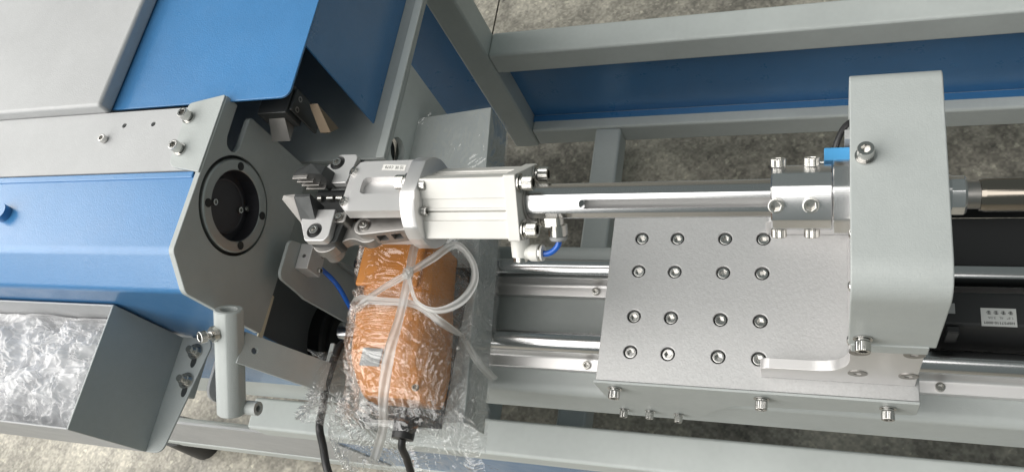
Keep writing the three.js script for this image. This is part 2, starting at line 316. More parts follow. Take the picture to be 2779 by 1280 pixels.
// ---------------------------------------------------------------- gripper on its shaft (local frame: X along the shaft, Y/Z about the axis)
{
  const g = thing('gripper_arm', 'silver shaft with a white air cylinder and a two-jaw gripper at its end', 'gripper');
  const R1 = THREE.MathUtils.degToRad(39), R2 = THREE.MathUtils.degToRad(-5);
  const put = (name, geo, m, roll, label) => { const o = part(g, name, geo, m, label); o.position.set(0, ...AX); o.rotation.x = roll; return o; };
  const putScrew = (kind, pos, dir, roll, m = M.nickel, name = 'socket_screw') => {
    const o = part(g, name, S[kind], m), q = new THREE.Quaternion().setFromAxisAngle(ex, roll), d = V3(...dir).normalize();
    const p = V3(...pos).addScaledVector(d, S[kind].userData.below).applyQuaternion(q).add(V3(0, ...AX));
    orient(o, p, d.applyQuaternion(q)); o.rotateY(rnd() * 6); return o;
  };
  // shaft with a milled keyway
  const r = 0.0118;
  const slotCut = mergeVertices(ext(poly([[-0.155, -0.003], [0.0, -0.003], [0.0, 0.003], [-0.155, 0.003]], 0.003), 0.02, 0, 12).rotateX(Math.PI / 2).translate(0, 0.0255, 0));
  const shaftSolid = new THREE.CylinderGeometry(r, r, 0.262, 96).rotateZ(-Math.PI / 2).translate(-0.07, 0, 0);
  const shaftPart = put('shaft', toCreasedNormals(uvBox(cut(shaftSolid, slotCut)), 0.6), M.shaft, R1, 'polished steel shaft with a milled keyway');
  sub(shaftPart, 'keyway_floor', box(-0.1530, -0.036, 0.0050, 0.0058, -0.00295, 0.00295), M.milled, 'rough milled floor of the keyway');
  // clamp collar and bearing flange
  put('clamp_collar', latheX([[-0.0352, 0.0122], [-0.0352, 0.0186], [-0.0343, 0.0196], [-0.0018, 0.0196], [-0.0012, 0.019], [-0.0012, 0.0122]], 96), M.collar, R1);
  put('bearing_flange', latheX([[-0.0009, 0.012], [-0.0009, 0.0212], [-0.0002, 0.0221], [0.0089, 0.0221], [0.0089, 0.012]], 96), M.collar, R1);
  for (const x of [-0.0318, -0.0127]) for (const [dy, dz] of [[1, 0], [-1, 0], [0, 1], [0, -1]]) putScrew('m5t', [x, dy * 0.0192, dz * 0.0192], [0, dy, dz], R1, M.nickel);
  // spindle end to the far side of the cover
  put('spindle_end', latheX([[0.052, 0.004], [0.052, 0.0112], [0.0675, 0.0112], [0.0687, 0.0102], [0.0687, 0.004]], 64), M.collar, R1);
  put('spindle_neck', cylX(0.0078, 0.0685, 0.0765, 40), M.darkSteel, R1);
  put('spindle_sleeve', latheX([[0.0755, 0.0078], [0.0757, 0.0088], [0.078, 0.0094], [0.26, 0.0094], [0.26, 0.0078], [0.0755, 0.0078]], 64), M.smoky, R1, 'smoky polished sleeve behind the cover');
  // square air cylinder
  const a = 0.0213, face = [[-a, -a], [-0.0085, -a], [-0.0081, -a + 0.0012], [-0.0026, -a + 0.0012], [-0.0026, -a + 0.0034], [-0.0012, -a + 0.0034], [-0.0012, -a + 0.0003], [0.0003, -a + 0.0003], [0.0003, -a + 0.0012], [0.0068, -a + 0.0012], [0.0072, -a]];
  const prof = []; for (let k = 0; k < 4; k++) for (const [u, v] of face) { const co = [1, 0, -1, 0][k], si = [0, 1, 0, -1][k]; prof.push([u * co - v * si, u * si + v * co, Math.abs(u) === a && v === -a ? 0.0012 : 0]); }
  put('cylinder_body', sheetX(poly(prof, 0), -0.2025, 0.0620, 0.0001, 4), M.whiteAlu, R1, 'white square cylinder body with grooved faces');
  put('end_cap', sheetX(poly([[-0.0226, -0.0226], [0.0226, -0.0226], [0.0226, 0.0226], [-0.0226, 0.0226]], 0.0016), -0.1938, 0.0085, 0.0005), M.whiteAlu, R1, 'white square end cap');
  put('shaft_socket', latheX([[-0.1936, 0.0119], [-0.1936, 0.0132], [-0.1928, 0.0132], [-0.1922, 0.0126], [-0.1922, 0.0119]], 64), M.darkSteel, R1);
  for (const u of [-1, 1]) for (const v of [-1, 1]) putScrew('m6w', [-0.1936, u * 0.0158, v * 0.0158], [1, 0, 0], R1, M.nickel);
  // round mounting flange with a flat
  const fl = new THREE.Shape(), Rf = 0.0325, mid = THREE.MathUtils.degToRad(90 + 51), half = THREE.MathUtils.degToRad(25);   // angle from +v towards +n
  for (let i = 0; i <= 128; i++) { const an = mid + half + (Math.PI * 2 - 2 * half) * i / 128, x = Rf * Math.cos(an), y = Rf * Math.sin(an); if (i) fl.lineTo(x, y); else fl.moveTo(x, y); }
  fl.closePath();
  put('mounting_flange', toCreasedNormals(sheetX(fl, -0.2645, 0.0115, 0.0006), 0.5), M.machined, R1);
  for (const [n, v] of [[0.0205, -0.0165], [0.0222, 0.0012]]) putScrew('m4', [-0.2644, n, v], [1, 0, 0], R1, M.chrome);
  // gripper head plate with pocket
  const head = [], add = (x, n, v) => head.push(V3(x, n, v));
  for (const s of [-1, 1]) { add(-0.2758, 0.024, s * 0.0210); add(-0.2758, 0.0155, s * 0.0216); add(-0.317, 0.024, s * 0.0210); add(-0.3205, 0.0155, s * 0.0216); add(-0.3205, 0.0236, s * 0.0205); add(-0.3205, 0.024, s * 0.012); add(-0.3277, 0.0208, s * 0.0145); add(-0.3277, 0.0155, s * 0.0145); }
  const pocket = ext(poly([[-0.3135, -0.0071], [-0.27, -0.0071], [-0.27, 0.0069], [-0.3135, 0.0069]], 0.0045), 0.02, 0, 12).rotateX(Math.PI / 2).translate(0, 0.0385, 0);
  const headPlate = put('head_plate', toCreasedNormals(uvBox(cut(new ConvexGeometry(head), mergeVertices(pocket))), 0.3), M.machined, R2, 'brushed aluminium head plate with a milled pocket');
  put('head_core', box(-0.325, -0.2762, -0.016, 0.0153, -0.0105, 0.0105, 0.0006), M.blackSteel, R2);
  put('head_base', box(-0.322, -0.2762, -0.024, -0.0162, -0.021, 0.021, 0.0008), M.machined, R2);
  for (const v of [-0.0127, 0.0127]) putScrew('m4', [-0.3228, 0.0216, v], [-0.42, 0.9, 0], R2, M.chrome);
  putScrew('m6w', [-0.2762, 0.0225, -0.0032], [-1, 0, 0], R2, M.nickel);
  // sticker
  { const cv = document.createElement('canvas'); cv.width = 512; cv.height = 128; const k = cv.getContext('2d');
    k.fillStyle = '#f1efea'; k.fillRect(0, 0, 512, 128); k.save(); k.translate(512, 128); k.rotate(Math.PI); k.fillStyle = '#3a3a3c'; k.strokeStyle = '#3a3a3c'; k.lineWidth = 7;
    const st = (ox, lines) => { for (const [x0, y0, x1, y1] of lines) { k.beginPath(); k.moveTo(ox + x0, y0); k.lineTo(ox + x1, y1); k.stroke(); } };
    st(40, [[18, 26, 6, 48], [6, 48, 24, 46], [24, 46, 6, 74], [6, 74, 28, 70], [4, 98, 28, 88], [42, 28, 42, 98], [42, 28, 72, 28], [72, 28, 72, 98], [42, 50, 72, 50], [42, 72, 72, 72], [34, 99, 82, 99]]);
    st(140, [[12, 30, 12, 56], [4, 34, 8, 42], [28, 26, 28, 58], [36, 36, 84, 36], [60, 24, 60, 54], [42, 54, 78, 54], [4, 66, 84, 66], [44, 58, 44, 66], [40, 66, 8, 86], [32, 76, 32, 100], [32, 100, 46, 92], [44, 70, 84, 100], [74, 74, 56, 84]]);
    k.font = 'bold 82px sans-serif'; k.fillText('C079', 268, 95); k.restore();
    const t = new THREE.CanvasTexture(cv); t.colorSpace = THREE.SRGBColorSpace;
    const pg = new THREE.BoxGeometry(0.0188, 0.00015, 0.0048).rotateY(-0.07).translate(-0.291, 0.0241, -0.0149); pg.userData.ready = true;
    sub(headPlate, 'sticker', pg, std(rgb(0.85, 0.85, 0.85), 0.5, 0, { map: t }), 'small white sticker printed upside down with C079'); }
  // jaws
  const jaw = (s) => sheetY(poly(s < 0 ? [[-0.350, -0.0371], [-0.3352, -0.0369], [-0.3335, -0.033, 0.001], [-0.3365, -0.0112, 0.0006], [-0.361, -0.0112, 0.001], [-0.3625, -0.0208]] : [[-0.3625, 0.0118, 0.001], [-0.338, 0.0118, 0.0006], [-0.3362, 0.0335], [-0.3392, 0.0382], [-0.3552, 0.0383], [-0.3645, 0.0218]], 0.002), 0.012, 0.006, 0.0005);
  for (const s of [-1, 1]) {
    const sx = -0.3498, sv = s * 0.0296;
    put('jaw_plate', cut(jaw(s), new THREE.CylinderGeometry(0.0062, 0.0062, 0.004, 32).translate(sx, 0.012, sv)), M.machined, R2, s > 0 ? 'bright aluminium jaw plate on the side of the wrapped pedal' : undefined);
    put('countersink', new THREE.CylinderGeometry(0.0061, 0.0061, 0.0004, 32).translate(sx, 0.0103, sv), M.black, R2);
    putScrew('m4', [sx, 0.0098, sv], [0, 1, 0], R2, M.chrome);
    put('jaw_base', sheetY(poly(s < 0 ? [[-0.356, -0.0365], [-0.331, -0.0362], [-0.330, -0.012], [-0.36, -0.012], [-0.361, -0.022]] : [[-0.36, 0.0125], [-0.331, 0.0125], [-0.333, 0.036], [-0.356, 0.037], [-0.362, 0.022]], 0.003), 0.0058, 0.0155, 0.0004), M.blackSteel, R2);
    // gripping finger: one with stepped ridges, the other with a bare tapered tip
    if (s > 0) {
      put('finger', new ConvexGeometry([V3(-0.3525, 0.0262, 0.0075), V3(-0.3525, 0.0262, 0.0095), V3(-0.3525, 0.0065, 0.0245), V3(-0.3525, 0.0065, 0.006), V3(-0.3655, 0.0262, 0.0075), V3(-0.3655, 0.0262, 0.0100), V3(-0.3655, 0.0065, 0.0235), V3(-0.3655, 0.0065, 0.006)]), M.blackSteel, R2);
      put('finger_tip', new ConvexGeometry([V3(-0.3657, 0.0258, 0.0072), V3(-0.3657, 0.0258, 0.0105), V3(-0.3657, 0.008, 0.022), V3(-0.3657, 0.008, 0.0065), V3(-0.3765, 0.0250, 0.0075), V3(-0.3768, 0.0246, 0.0108), V3(-0.3755, 0.010, 0.0135), V3(-0.3755, 0.010, 0.0075)]), M.darkSteel, R2, 'worn grey tip of the gripping finger');
    } else {
      const fg = put('finger', new ConvexGeometry([V3(-0.3755, 0.024, -0.011), V3(-0.3755, 0.0225, -0.0165), V3(-0.3755, 0.0065, -0.0165), V3(-0.3755, 0.0065, -0.011), V3(-0.363, 0.0265, -0.0105), V3(-0.361, 0.0262, -0.0195), V3(-0.35, 0.0250, -0.0105), V3(-0.35, 0.0235, -0.019), V3(-0.3485, 0.0065, -0.0105), V3(-0.3485, 0.0065, -0.021), V3(-0.363, 0.0065, -0.021)]), M.blackSteel, R2, 'black gripping finger with stepped ridges');
      for (let i = 0; i < 4; i++) sub(fg, 'ridge', box(-0.3755 + 0.0012 * i, -0.3625 + 0.0026 * i, 0.0226 - i * 0.0047, 0.0240 - i * 0.0047, -0.0110, -0.0078, 0.0004), M.darkSteel);
    }
    // links behind the jaw
    const L1 = new THREE.Shape(); const m = (x, v) => [x, s * v];
    L1.moveTo(...m(-0.3585, 0.031)); L1.bezierCurveTo(...m(-0.3555, 0.044), ...m(-0.342, 0.0425), ...m(-0.337, 0.0365)); L1.bezierCurveTo(...m(-0.331, 0.029), ...m(-0.325, 0.0285), ...m(-0.318, 0.0315)); L1.bezierCurveTo(...m(-0.308, 0.0355), ...m(-0.300, 0.027), ...m(-0.303, 0.018)); L1.lineTo(...m(-0.312, 0.0145)); L1.lineTo(...m(-0.330, 0.016)); L1.lineTo(...m(-0.347, 0.0225)); L1.closePath();
    put('link_arm', sheetY(L1, -0.0005, 0.009, 0.0006, 14), M.darkSteel, R2, s > 0 ? 'curved dark steel link beside the head plate' : undefined);
    const L2 = new THREE.Shape(); L2.moveTo(...m(-0.3125, 0.0305)); L2.bezierCurveTo(...m(-0.3235, 0.0305), ...m(-0.3235, 0.0155), ...m(-0.3125, 0.0155)); L2.lineTo(...m(-0.2762, 0.0100)); L2.lineTo(...m(-0.2762, 0.0262)); L2.closePath();
    const win = s > 0 ? [box(-0.303, -0.2955, -0.0035, 0.0035, 0.024, 0.036), box(-0.2915, -0.284, -0.0035, 0.0035, 0.022, 0.034)] : [];
    put('drive_link', uvBox(cut(sheetY(L2, 0.0075, 0.0155, 0.0008, 14), ...win, new THREE.CylinderGeometry(0.0055, 0.0055, 0.004, 28).translate(-0.3125, 0.008, s * 0.023))), M.darkSteel, R2, s > 0 ? 'dark steel drive link with two square windows' : undefined);
    putScrew('m4', [-0.3125, 0.0055, s * 0.023], [0, 1, 0], R2, M.chrome);
    put('pivot_lug', cut(sheetY(poly([[-0.341, s * 0.012], [-0.3285, s * 0.012], [-0.3285, s * 0.0215], [-0.3415, s * 0.0215]].sort((p, q) => 0), 0.003), 0.0095, 0.012, 0.0006), new THREE.CylinderGeometry(0.0048, 0.0048, 0.004, 24).translate(-0.335, 0.0095, s * 0.0165)), M.darkSteel, R2);
    putScrew('m3', [-0.335, 0.0078, s * 0.0165], [0, 1, 0], R2, M.chrome);
    put('jaw_knuckle', new THREE.CylinderGeometry(0.0075, 0.0078, 0.008, 32).translate(-0.347, -0.0137, s * 0.0325), M.darkSteel, R2);
  }
  // black guide block with rollers between the jaws
  put('guide_block', box(-0.366, -0.3255, -0.008, 0.0035, -0.0108, 0.0112, 0.0008), M.black, R2);
  put('guide_strip', box(-0.352, -0.328, 0.0036, 0.0062, -0.0108, -0.0085, 0.0004), M.blackSteel, R2);
  for (let i = 0; i < 4; i++) put('guide_roller', new THREE.CylinderGeometry(0.0024, 0.0024, i ? 0.0052 : 0.003, 20).rotateZ(Math.PI / 2).translate(-0.3595 + i * 0.0082 + (i ? 0.0008 : 0), 0.0048, -0.0022), M.nickel, R2);
  // air fittings
  put('brass_elbow', merge([new THREE.CylinderGeometry(0.0042, 0.0042, 0.005, 24).translate(-0.1725, 0.006, 0.0125), new THREE.CylinderGeometry(0.0066, 0.0066, 0.0072, 6).translate(-0.1725, 0.006, 0.0185).applyMatrix4(new THREE.Matrix4()), box(-0.181, -0.171, 0.0015, 0.0105, 0.0095, 0.0165, 0.001)].map((q, i) => i < 2 ? q.translate(0.1725, -0.006, -(i ? 0.0185 : 0.0125)).rotateX(Math.PI / 2).translate(-0.1725, 0.006, i ? 0.0185 : 0.0125) : q)), M.nickel, R1, 'nickel elbow fitting below the shaft');
  put('release_ring', new THREE.TorusGeometry(0.0042, 0.0019, 12, 28).scale(1, 1, 0.9).translate(-0.1725, 0.006, 0.0240), M.greyPlastic, R1);
  put('air_hose', tube([[-0.1725, 0.006, 0.0225], [-0.1726, 0.006, 0.0275], [-0.1752, 0.0062, 0.0315], [-0.180, 0.0065, 0.0345], [-0.1865, 0.0068, 0.0352]], 0.0021, 40), M.blueHose, R1, 'short bent blue air hose');
  const turnZ = (q) => q.rotateX(Math.PI / 2);
  const we = put('white_elbow', merge([turnZ(new THREE.CylinderGeometry(0.0063, 0.0066, 0.0125, 32)).translate(-0.2005, 0.006, 0.0305), cylX(0.0050, -0.2, -0.1932, 28).translate(0, 0.006, 0.0340), latheX([[-0.1945, 0.0005], [-0.1945, 0.0047], [-0.1925, 0.0058], [-0.1875, 0.0060], [-0.1868, 0.0054], [-0.1868, 0.0005]], 32).translate(0, 0.006, 0.0345)]), M.plastic, R1, 'white plastic elbow fitting under the end cap');
  sub(we, 'steel_ring', latheX([[-0.1866, 0.0030], [-0.1866, 0.0057], [-0.1856, 0.0057], [-0.1856, 0.003]], 32).translate(0, 0.006, 0.0345), M.nickel);
  sub(we, 'release_ring', latheX([[-0.1855, 0.0022], [-0.1855, 0.0056], [-0.1842, 0.0056], [-0.1838, 0.0048], [-0.1838, 0.0022]], 32).translate(0, 0.006, 0.0345), M.plastic);
  sub(we, 'hex_plug', turnZ(new THREE.CylinderGeometry(0.0056, 0.0052, 0.0035, 6)).translate(-0.2005, 0.006, 0.0383), M.nickel);
  sub(we, 'thread_stub', turnZ(new THREE.CylinderGeometry(0.0042, 0.0042, 0.003, 24)).translate(-0.2005, 0.006, 0.0235), M.nickel);
  put('plug', turnZ(new THREE.CylinderGeometry(0.0045, 0.0045, 0.005, 24)).translate(-0.2445, -0.002, 0.0232), M.machined, R1);
}

// ---------------------------------------------------------------- motor, sensor beyond the cover
{
  const m = thing('drive_motor', 'black drive motor with a printed white label beside the rail', 'motor');
  const mb = part(m, 'motor_body', box(0.066, 0.30, -0.056, 0.0, -0.238, -0.2125, 0.003), M.black);
  part(m, 'terminal_cap', box(0.0715, 0.0795, -0.02, 0.002, -0.2115, -0.2065, 0.001), M.rubber);
  part(m, 'terminal_tag', box(0.0725, 0.0775, 0.0001, 0.0012, -0.2285, -0.221, 0.0003), M.greyPlastic);
  const cv = document.createElement('canvas'); cv.width = 512; cv.height = 340; const k = cv.getContext('2d');
  k.fillStyle = '#c9cac8'; k.fillRect(0, 0, 512, 340); k.save(); k.translate(512, 340); k.rotate(Math.PI); k.fillStyle = '#222'; k.font = 'bold 62px sans-serif'; k.fillText('HBP57110-0001', 30, 88); k.font = '58px sans-serif'; k.fillText('1.8°   4L   3.0A', 40, 180);
  for (let i = 0; i < 4; i++) { k.fillRect(48 + i * 105, 226, 56, 12); k.fillRect(48 + i * 105, 250, 70, 12); k.fillRect(56 + i * 105, 274, 50, 12); k.fillRect(72 + i * 105, 222, 12, 70); }
  k.restore();
  const t = new THREE.CanvasTexture(cv); t.colorSpace = THREE.SRGBColorSpace;
  const lg = new THREE.BoxGeometry(0.021, 0.0002, 0.0130).rotateY(-0.0).translate(0.1035, 0.0002, -0.2195); lg.userData.ready = true;
  part(mb, 'label', lg, std(rgb(1, 1, 1), 0.5, 0, { map: t }), 'white label with black printed figures');
  const w = thing('cable_tray', 'deep black trough behind the motor', 'tray');
  part(w, 'trough_floor', box(0.062, 0.5, -0.06, -0.057, -0.322, -0.239), M.black);
  part(w, 'trough_wall', box(0.062, 0.5, -0.0565, -0.028, -0.325, -0.3225), M.black);
  const s = thing('proximity_sensor', 'small light blue sensor block with black lead behind the shaft collar', 'sensor');
  part(s, 'sensor_body', box(-0.006, 0.0088, 0.118, 0.139, -0.2745, -0.2655, 0.0008), M.sensorBlue);
  part(s, 'adjusting_screw', cylX(0.0018, -0.0155, -0.0062, 20).translate(0, 0.131, -0.2685), M.nickel);
  part(s, 'lead', tube([[0.000, 0.134, -0.2748], [0.002, 0.137, -0.281], [0.006, 0.139, -0.289], [0.0135, 0.139, -0.295]], 0.0019, 30), M.rubber);
  part(s, 'mount_tab', box(0.0055, 0.0088, 0.122, 0.145, -0.283, -0.2765, 0.0005), M.greyPlastic);
}

// ---------------------------------------------------------------- headstock
const XE = -0.4423;
{
  const h = thing('headstock', 'headstock with blue covers and a grey end plate holding a dark round bore', 'headstock');
  // end plate
  const ep = poly([[-0.3165, 0.1795, 0.001], [-0.184, 0.1795, 0.003], [-0.1605, 0.155, 0.004], [-0.1605, 0.062, 0.004], [-0.245, 0.059, 0.003], [-0.3165, 0.062, 0.003], [-0.3165, 0.149, 0.004], [-0.288, 0.1495, 0.0001], [-0.2815, 0.1515, 0.004], [-0.2788, 0.1575, 0.004], [-0.2815, 0.1635, 0.004], [-0.288, 0.1655, 0.0001], [-0.3165, 0.166, 0.001]], 0.002);
  hole(ep, AX[1], AX[0], 0.0405);
  const epl = part(h, 'end_plate', sheetX(ep, XE, 0.005, 0.0006, 40), M.paint, 'grey end plate with a large round opening');
  const rings = (prof, m, name, label) => { const o = part(h, name, latheX(prof, 96), m, label); o.position.set(XE, ...AX); return o; };
  rings([[0.0012, 0.0282], [0.0018, 0.0288], [0.0018, 0.0362], [0.0008, 0.0372], [-0.012, 0.0374], [-0.012, 0.0288]], M.ringSteel, 'chuck_ring', 'dark steel ring around the bore');
  rings([[-0.004, 0.0376], [-0.004, 0.0404], [-0.014, 0.0404], [-0.014, 0.0376]], M.black, 'seal_ring');
  rings([[0.001, 0.0283], [-0.012, 0.0280], [-0.0122, 0.0005], [-0.016, 0.0005], [-0.016, 0.033], [0.0, 0.033]], M.cup, 'bore_cup');
  rings([[-0.0105, 0.0004], [-0.0105, 0.0075], [-0.0098, 0.009], [-0.0098, 0.0205], [-0.0092, 0.0212], [-0.0092, 0.0222], [-0.0115, 0.0228], [-0.0115, 0.0004]], M.cup, 'inner_disc');
  for (const a of [0.4, 2.15, 3.35, 5.0]) {
    const o = part(h, 'ring_notch', new THREE.CylinderGeometry(0.0034, 0.0034, 0.003, 20).rotateZ(-Math.PI / 2).translate(XE + 0.0007, AX[0] + 0.0318 * Math.cos(a), AX[1] + 0.0318 * Math.sin(a)), M.black);
    o.name = 'ring_hole';
  }
  for (const [dy, dz] of [[0.0135, 0.0035], [-0.0155, -0.004], [-0.022, -0.0085]]) screw(h, 'm3', [XE - 0.0097, AX[0] + dy, AX[1] + dz], [1, 0, 0], M.chrome);
  // flange of the end plate folded over the top strip
  part(epl, 'plate_flange', sheetY(poly([[-0.4765, -0.3105, 0.004], [XE - 0.0005, -0.3165, 0.002], [XE - 0.0005, -0.2475, 0.001], [-0.4745, -0.2535, 0.008]], 0.001), 0.1812, 0.002, 0.0005), M.paint);
  const st = poly([[-1.0, -0.308], [-0.4475, -0.308], [-0.4475, -0.2505], [-1.0, -0.2505]], 0);
  hole(st, -0.539, -0.2946, 0.0022); hole(st, -0.5083, -0.2943, 0.0022);
  part(h, 'top_strip', sheetY(st, 0.179, 0.003, 0, 16), M.white, 'pale textured strip along the top');
  part(h, 'strip_backing', box(-1.0, -0.4485, 0.1725, 0.1755, -0.306, -0.2525), M.dark);
  screw(h, 'm5w', [-0.471, 0.1813, -0.2965], [0, 1, 0], M.chrome); screw(h, 'm5w', [-0.468, 0.1813, -0.2675], [0, 1, 0], M.chrome); screw(h, 'm4', [-0.554, 0.1795, -0.2815], [0, 1, 0], M.chrome);
  // blue cover in front of the strip: top, bevel and front as one bent sheet
  const bp = poly([[-0.2485, 0.1742], [-0.2485, 0.1772, 0.002], [-0.1845, 0.1775, 0.004], [-0.1612, 0.1535, 0.004], [-0.1612, 0.052, 0.001], [-0.1632, 0.052], [-0.1632, 0.1526, 0.002], [-0.1855, 0.1755, 0.002], [-0.2465, 0.1752], [-0.2465, 0.1742]], 0.0002);
  part(h, 'front_cover', sheetX(bp, -0.4475, 0.56, 0.0004, 10), M.blue, 'bright blue bent cover with a fine grained finish');
  part(h, 'cover_bead', box(-1.0, -0.45, 0.1768, 0.1786, -0.2498, -0.2445, 0.0008), M.blue);
  part(h, 'cover_knob', latheX([[-0.612, 0.0005], [-0.612, 0.006], [-0.609, 0.0072], [-0.602, 0.0072], [-0.602, 0.0005]], 24).rotateZ(Math.PI / 2).translate(-0.6345, 0.786, -0.2155), M.blue);
  // hood behind
  const hd = poly([[-0.95, -0.3125], [-0.387, -0.3145, 0.009], [-0.387, -0.64, 0.001], [-0.95, -0.64, 0.001]], 0.001);
  part(h, 'hood_top', sheetY(hd, 0.175, 0.002, 0.0005), M.blue, 'large plain blue hood sheet');
  part(h, 'hood_side', box(-0.389, -0.3872, 0.0598, 0.1728, -0.64, -0.3637), M.blue);
  part(h, 'hood_back', box(-0.95, -0.3895, 0.0598, 0.1728, -0.62, -0.617), M.blue);
  part(h, 'base_deck', box(-0.95, -0.3672, 0.054, 0.0595, -0.64, -0.3265, 0.001), M.paint);
  part(h, 'deck_lip', box(-0.3755, -0.3671, 0.0597, 0.0622, -0.64, -0.3266, 0.0008), M.frame);
  part(h, 'base_wall', cut(box(-0.3735, -0.3675, -0.2, 0.0538, -0.43, -0.3267), new THREE.CylinderGeometry(0.0125, 0.0125, 0.03, 40).rotateZ(Math.PI / 2).translate(-0.37, 0.042, -0.3445)), M.frame);
  part(h, 'base_box', box(-1.0, -0.49, -0.2, 0.05, -0.43, -0.1635), M.frame);
  part(h, 'bearing_bush', new THREE.CylinderGeometry(0.0135, 0.0135, 0.02, 32).rotateZ(Math.PI / 2).translate(-0.388, 0.042, -0.3445), M.dark);
  part(h, 'skirt', box(-1.0, -0.449, -0.12, 0.0518, -0.1632, -0.1614), M.blue);
  part(h, 'guard_tab', sheetX(poly([[-0.1608, 0.005, 0.001], [-0.1608, 0.043, 0.004], [-0.108, 0.043, 0.014], [-0.108, 0.005, 0.014]], 0.004), -0.495, 0.003, 0.0008), M.white);
  // tool clamp under the hood
  const tl = part(h, 'tool_clamp', merge([box(-0.436, -0.408, 0.128, 0.15, -0.345, -0.318, 0.001), box(-0.405, -0.4075, 0.11, 0.148, -0.342, -0.322, 0.001)]), M.blackSteel);
  part(h, 'tool_jaw', new ConvexGeometry([V3(-0.428, 0.150, -0.325), V3(-0.414, 0.150, -0.325), V3(-0.414, 0.128, -0.305), V3(-0.432, 0.128, -0.305), V3(-0.428, 0.128, -0.325), V3(-0.414, 0.128, -0.325)]), M.darkSteel);
  part(h, 'tool_insert', new ConvexGeometry([V3(-0.400, 0.135, -0.335), V3(-0.392, 0.135, -0.335), V3(-0.385, 0.118, -0.318), V3(-0.395, 0.118, -0.318), V3(-0.398, 0.105, -0.325), V3(-0.388, 0.105, -0.33)]), M.bronze);
  for (const z of [-0.326, -0.336]) screw(h, 'm3', [-0.4078, 0.141, z], [1, 0, 0], M.darkSteel);
}
{
  const c = thing('control_cabinet', 'white cabinet lid with rounded edges lying on the blue hood', 'cabinet');
  part(c, 'cabinet_shell', box(-1.1, -0.5635, 0.1752, 0.1895, -0.64, -0.3088, 0.003), M.white);
}

